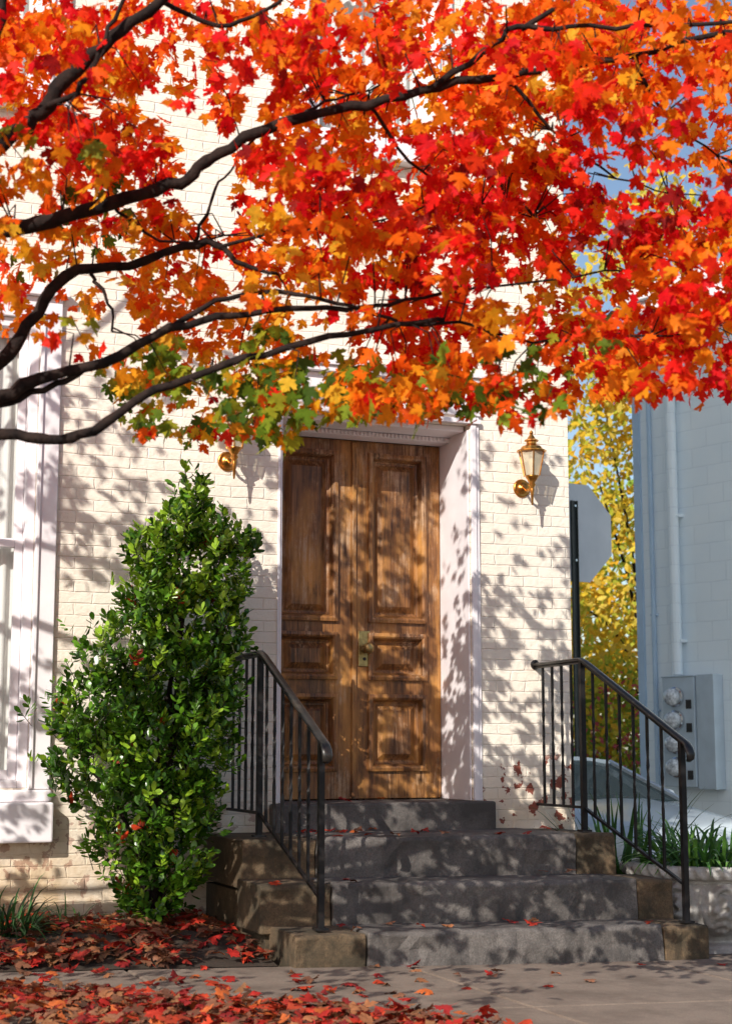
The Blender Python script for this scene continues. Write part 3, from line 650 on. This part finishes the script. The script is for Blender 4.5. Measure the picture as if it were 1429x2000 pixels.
for k in range(16):
    a=random.uniform(0,2*math.pi); z0=random.uniform(2.2,4.6); L=random.uniform(1.2,2.4)
    s0,d0=-3.9,4.75; dx,dy=math.cos(a),math.sin(a)
    if s0+dx*L>-1.6: L=2.0
    limb([(s0,d0,z0),(s0+dx*L*.4,d0+dy*L*.4,z0+.35),(s0+dx*L*.75,d0+dy*L*.75,z0+.7),(s0+dx*L,d0+dy*L,z0+1.0)],.035,.008,7)
BP=np.array([tuple(b[0]) for b in BR])
P=[];Tn=[];Nn=[];S_=[];C=[]
RED=[(.90,.018,.012),(.96,.035,.014),(.78,.010,.016),(.97,.06,.014)]
ORG=[(.97,.17,.008),(.98,.25,.012),(.96,.12,.008),(.98,.34,.015)]
YEL=[(.95,.46,.02),(.93,.55,.04),(.96,.38,.015)]
GRN=[(.16,.25,.02),(.27,.35,.03),(.08,.15,.02),(.40,.40,.03)]
MAR=[(.30,.012,.012),(.40,.02,.012)]
def pick(l): return np.array(l[random.randrange(len(l))])
def colour(s,d,h):
    hs=np.interp(s,[-1.1,-.37,.06,.5,.94,1.3],[3.14,3.05,2.92,2.84,2.84,2.86]); r=random.random()
    nn=noise.noise(Vector((s*2.2,d*1.5,h*2.6)))
    wd=np.interp(s,[-1.1,-.3,.3,1.3],[.13,.20,.26,.24])
    if h<2.50+.10*nn and -.95<s<-.05 and r<.82: return pick(GRN) if random.random()<.82 else pick(YEL)
    if h<2.38 and -.05<s<.75 and r<.28: return pick(GRN)
    if abs(h-hs)<wd+.15*nn and d<5.4 and r<.88: return pick(RED) if random.random()<.90 else pick(MAR)
    if s<-.8 and 2.85<h<3.15 and r<.25: return pick(GRN)*.7
    if s<-.1 and 2.5<h<2.85: return pick(YEL) if r<.38 else pick(ORG)
    if s>.4 and h<2.6 and r<.40: return pick(RED)*1.02
    if nn>.20 and r<.5: return pick(RED)
    if nn<-.22 and r<.35: return pick(YEL)
    return pick(ORG) if random.random()<.87 else pick(RED)
SN=np.array(SUN)
def spray(c,col,nl,rad=.062,size=(.038,.068)):
    out=rndu(1)[0]; out[2]*=.3
    for k in range(nl):
        p=c+rndu(1)[0]*np.array([1,1,.75])*rad*random.uniform(.3,1.2)
        tip=out*.45+rndu(1)[0]*.55+np.array([0,0,-.62])
        nrm=SN*.7+np.array([0,0,.2])+rndu(1)[0]*.85
        P.append(p);Tn.append(tip);Nn.append(nrm);S_.append(random.uniform(*size));C.append(col()*random.uniform(.82,1.08))
cent=[]
def lowh(s): return np.interp(s,[-1.4,-1.15,-.92,-.78,-.6,-.4,-.2,0,.35,.7,1.0,1.3],[2.55,2.48,2.38,2.14,2.10,2.12,2.18,2.20,2.21,2.22,2.29,2.27])
BL=[]
for p,r_ in BR[:NVIS]:
    s=p[0]*ca-(p[1]+8.3)*sa; d=p[0]*sa+(p[1]+8.3)*ca
    if -.3<s/d<.3 and r_>.0048: BL.append((s/d,(p[2]-1.1)/d,d))
BL=np.array(BL)
BL=np.concatenate([BL]+[BL[:-1]+(BL[1:]-BL[:-1])*t_ for t_ in (.33,.66)])
cnt=0
while cnt<2150:
    s=random.uniform(-1.45,1.65); d=random.uniform(4.45,6.1); h=random.uniform(2.02,4.05)
    hl=1.1+(lowh(s*5.2/d)-1.1)*(d/5.2)
    edge=.06*noise.noise(Vector((s*6,d*2,3.3)))
    if h<hl+edge: continue
    if h>3.3+ (d-4.4)*.47: continue
    nn=noise.noise(Vector((s*2.6+5,d*.5,h*3.0)))+.7*noise.noise(Vector((s*7,d*.8,h*7)))
    dens=.66+2.1*nn
    hp=1.1+(h-1.1)*5.2/d; sp=s*5.2/d
    if abs(hp-2.96)<.08 and -.85<sp<-.45: dens-=.9
    if hp<2.58 and sp<-.80: dens-=.6
    if .70<sp<1.08 and 2.98<hp<3.28: dens-=.9
    if sp>.66 and 2.76<hp<3.05: dens-=.3
    if sp>.6 and hp>3.28: dens+=.2
    if sp<-.3 and hp>3.05: dens+=.12
    if 2.55<hp<3.0 and -.2<sp<.66: dens+=.25
    if hp<2.55 and sp>-.45: dens+=.35
    if hp<2.45 and sp<=-.45: dens+=.2
    if random.random()>dens: continue
    q=((BL[:,0]-s/d)**2+(BL[:,1]-(h-1.1)/d)**2); j=int(np.argmin(q))
    if q[j]<.0165**2 and d<BL[j,2]+.05 and random.random()<(.9 if hp<2.75 else .65): continue
    c=np.array(loc(s,d,h)); cent.append(c)
    spray(c,(lambda s=s,d=d,h=h: colour(s,d,h)),random.randint(4,7)); cnt+=1
nin=len(P)
def inframe(p):
    s=p[0]*ca-(p[1]+8.3)*sa; d=p[0]*sa+(p[1]+8.3)*ca; b=(p[2]-1.1)/d
    return d<2.6 or (s/d>-.262 and s/d<.27 and b<.52)
cnt=0; tries=0
szk=SUN.z/-SUN.y
while cnt<1450 and tries<150000:  # unseen extra sprays set along sun rays to dapple wall, door and ground
    tries+=1
    if random.random()<.66:
        tx,tz=random.uniform(.2,4.9),random.uniform(-1.4,3.4); y=random.uniform(-4.3,-2.2)
        q=noise.noise(Vector((tx*1.9,tz*1.9,7)))+.5*noise.noise(Vector((tx*6,tz*4,2)))
        pr=(.5+1.7*q)*np.interp(tz,[-1.4,2.4,3.4],[1,.8,.10])
        if 2.9<tx<3.38 and tz<2.9: pr=max(pr*1.5,.95)
        if 3.42<tx<3.85 and 1.3<tz<2.9: pr*=.15
        if 4.0<tx<4.7 and 2.1<tz: pr*=.45
        if random.random()>pr: continue
        c=np.array([tx+SUN.x/SUN.y*y,y,tz-szk*y])
    else:
        tx,ty=random.uniform(.3,5.5),random.uniform(-3.8,-.6); t_=random.uniform(4.3,7)
        if random.random()>.7+1.5*noise.noise(Vector((tx*1.5,ty*1.5,2))): continue
        c=np.array([tx,ty,.1+.3*(ty>-1.4)])+SN*t_
    if c[2]<2.1 or c[2]>6.3 or inframe(c): continue
    cent.append(c)
    spray(c,(lambda: pick(ORG) if random.random()<.5 else pick(RED)),random.randint(2,4),.09,(.045,.075)); cnt+=1
print("leaves",nin,len(P))
V,T,CC=leaves(TM,np.array(P),np.array(Tn),np.array(Nn),np.array(S_),np.clip(np.array(C),0,.98),.35,.35)
leafpart("crown",npmesh("crown",V,T,CC),M_MAPLE,mp)
for c in cent[:700]:
    dd=((BP-c)**2).sum(1); j=int(np.argmin(dd)); 
    if dd[j]>.11: continue
    b=Vector(BP[j]); e=Vector(c); mid=b.lerp(e,.5)+Vector((random.uniform(-.04,.04),random.uniform(-.04,.04),.05))
    tr.tube([b,mid,e],[.0034,.0024,.0013],5,cap=False)
part("trunk",tr,M_BARK,mp,smooth=True)
# ------------------------------------------------------------------ fallen leaves
P=[];Tn=[];Nn=[];S_=[];C=[]
LC=[(.42,.022,.016),(.50,.05,.018),(.30,.02,.02),(.52,.12,.03),(.36,.14,.06),(.26,.11,.06),(.18,.07,.04),(.52,.04,.02)]
LD=[(.24,.10,.055),(.16,.065,.04),(.11,.05,.03),(.34,.03,.02),(.26,.12,.055),(.40,.05,.02)]
def gl(x,y,z,s=(.040,.074),tilt=.35,cols=LC):
    a=random.uniform(0,6.283); P.append((x,y,z)); Tn.append((math.cos(a),math.sin(a),random.uniform(-.2,.35))); r_=rndu(1)[0]*tilt; Nn.append((r_[0],r_[1],1)); S_.append(random.uniform(*s)); C.append(pick(cols)*random.uniform(.7,1.15))
for i in range(1700):
    x=random.uniform(.6,2.38); y=-1.28+1.25*random.random()
    if noise.noise(Vector((x*3,y*3,4)))<-.05 and random.random()<.8: continue
    gl(x,y,GL(x)+.08*min(1,(y+1.3)/.45)+random.uniform(.015,.05),tilt=.8,cols=LC if random.random()<.45 else LD)
for i in range(2200):
    x=random.uniform(.5,2.9); e=-1.92-.66*(x-1.0)+.12*noise.noise(Vector((x*3,0,0))); y=e-abs(random.gauss(0,.45))+random.gauss(0,.07)
    if y<-3.4 or (x>2.1 and random.random()<(x-2.1)*1.6): continue
    gl(x,y,GL(x)+random.uniform(.008,.06),tilt=.8,cols=LC if random.random()<.7 else LD)
for i in range(260):
    x=random.uniform(.6,3.4); y=random.uniform(-2.3,-1.33)
    if random.random()<math.exp(-(x-.6)*.8)+.08: gl(x,y,GL(x)+random.uniform(.006,.02))
for i in range(24):
    x=random.uniform(2.3,6); y=random.uniform(-3.3,-1.45); gl(x,y,GL(x)+.008)
for (x0,x1,y0,y1,z,n_) in ((2.45,4.6,-1.38,-1.08,.245,10),(2.45,4.6,-1.03,-.73,.44,6),(2.9,3.4,-.25,-.12,.64,14),(2.45,4.4,-.65,-.15,.64,10),(2.9,3.9,.1,.35,.79,3)):
    for i in range(n_): x=random.uniform(x0,x1); gl(x,random.uniform(y0,y1),z-(x-3.5)*.02*(z<.3)+.006,(.04,.065),.25)
V,T,CC=leaves(TM,np.array(P),np.array(Tn,dtype=float),np.array(Nn,dtype=float),np.array(S_),np.array(C),.8,.8)
leafpart("fallen_leaves",npmesh("fallen_leaves",V,T,CC),M_LITTER,None,"stuff")
# ------------------------------------------------------------------ background trees
def bgtree(x,y,hh,blobs,cols,n,label,size=.17,thr=-.18):
    T=thing("yellow_tree",(x,y,-.26),label,"tree","autumn trees along the street")
    m=MB(); m.tube([(x,y,-.3),(x+.1,y,1.2),(x,y+.1,hh*.5),(x+.1,y,hh*.85)],[.12,.09,.05,.02],10)
    for b in blobs: m.tube([(x,y,hh*.25),((x*1+b[0])/2,(y+b[1])/2,(hh*.25+b[2])/2+.3),(b[0],b[1],b[2])],[.04,.025,.01],6)
    part("trunk",m,M_BARK,T)
    P=[];C=[]
    wt=np.array([b[3]**2 for b in blobs]); wt=wt/wt.sum()
    for i in range(n):
        b=blobs[rng.choice(len(blobs),p=wt)]; dd=rndu(1)[0]*b[3]*random.uniform(.3,1.05)
        p=np.array(b[:3])+dd*np.array([1,1,.8])
        if noise.noise(Vector(p*1.1))<thr: continue
        P.append(p); C.append(pick(cols)*random.uniform(.8,1.12))
    k=len(P); Tn=rndu(k)+np.array([0,0,-.6]); Nn=SN*1.0+rndu(k)*.7
    V,T_,CC=leaves(TO,np.array(P),Tn,Nn,np.full(k,size)*rng.uniform(.7,1.2,k),np.clip(np.array(C),0,.97),.3,.3)
    leafpart("crown",npmesh("crown",V,T_,CC),M_FARL,T)
YC=[(.95,.64,.05),(.97,.54,.04),(.82,.66,.08),(.95,.70,.12),(.55,.58,.06)]
YG=[(.90,.74,.06),(.55,.62,.06),(.95,.64,.05),(.32,.46,.05)]
bgtree(14.0,13.9,7.6,[(12.8,13.5,5.3,1.85),(13.8,14.2,3.8,2.0),(12.1,13.3,3.4,1.6),(13.0,13.7,6.9,1.35),(13.4,13.9,1.9,1.85),(11.9,13.0,1.5,1.4)],YC,7600,"golden yellow street tree beyond the driveway",.15,-.22)
bgtree(14.2,12,11.5,[(13.2,12,7.8,2.0),(12.2,11.5,6.6,1.4),(14.2,12.6,7.2,1.9),(13.0,12.0,9.2,1.2),(15.6,13.2,8.3,1.6),(11.8,11.2,7.4,1.2)],YC,7000,"tall sparse yellow tree behind the pale block building",.15,-.12)
bgtree(16.5,18,9.0,[(15.2,17.6,3.2,2.5),(14.0,17,1.6,2),(16.5,18.5,5.2,2.4),(17.6,18.8,2.2,2.4),(13.6,17.4,5.0,2.0)],YG,5600,"green and yellow tree across the street",.20)
fs=thing("flowering_shrub",(12.4,12.7,-.26),"pink blossoming bush beyond the parked car","shrub")
P=[];C=[]
for i in range(2200):
    p=np.array([12.4,12.7,1.2])+rndu(1)[0]*np.array([1.3,1.0,1.2])*random.uniform(.4,1); P.append(p); C.append(pick([(.20,.36,.04),(.36,.46,.05),(.75,.14,.18),(.65,.62,.06)]))
k=len(P); V,T_,CC=leaves(TO,np.array(P),rndu(k),rndu(k)+SN,np.full(k,.12),np.array(C)); leafpart("foliage",npmesh("foliage",V,T_,CC),M_FARL,fs)
part("stem",MB().tube([(12.4,12.7,-.26),(12.4,12.7,.5),(12.6,12.7,1.2)],[.06,.05,.02],8),M_BARK,fs)
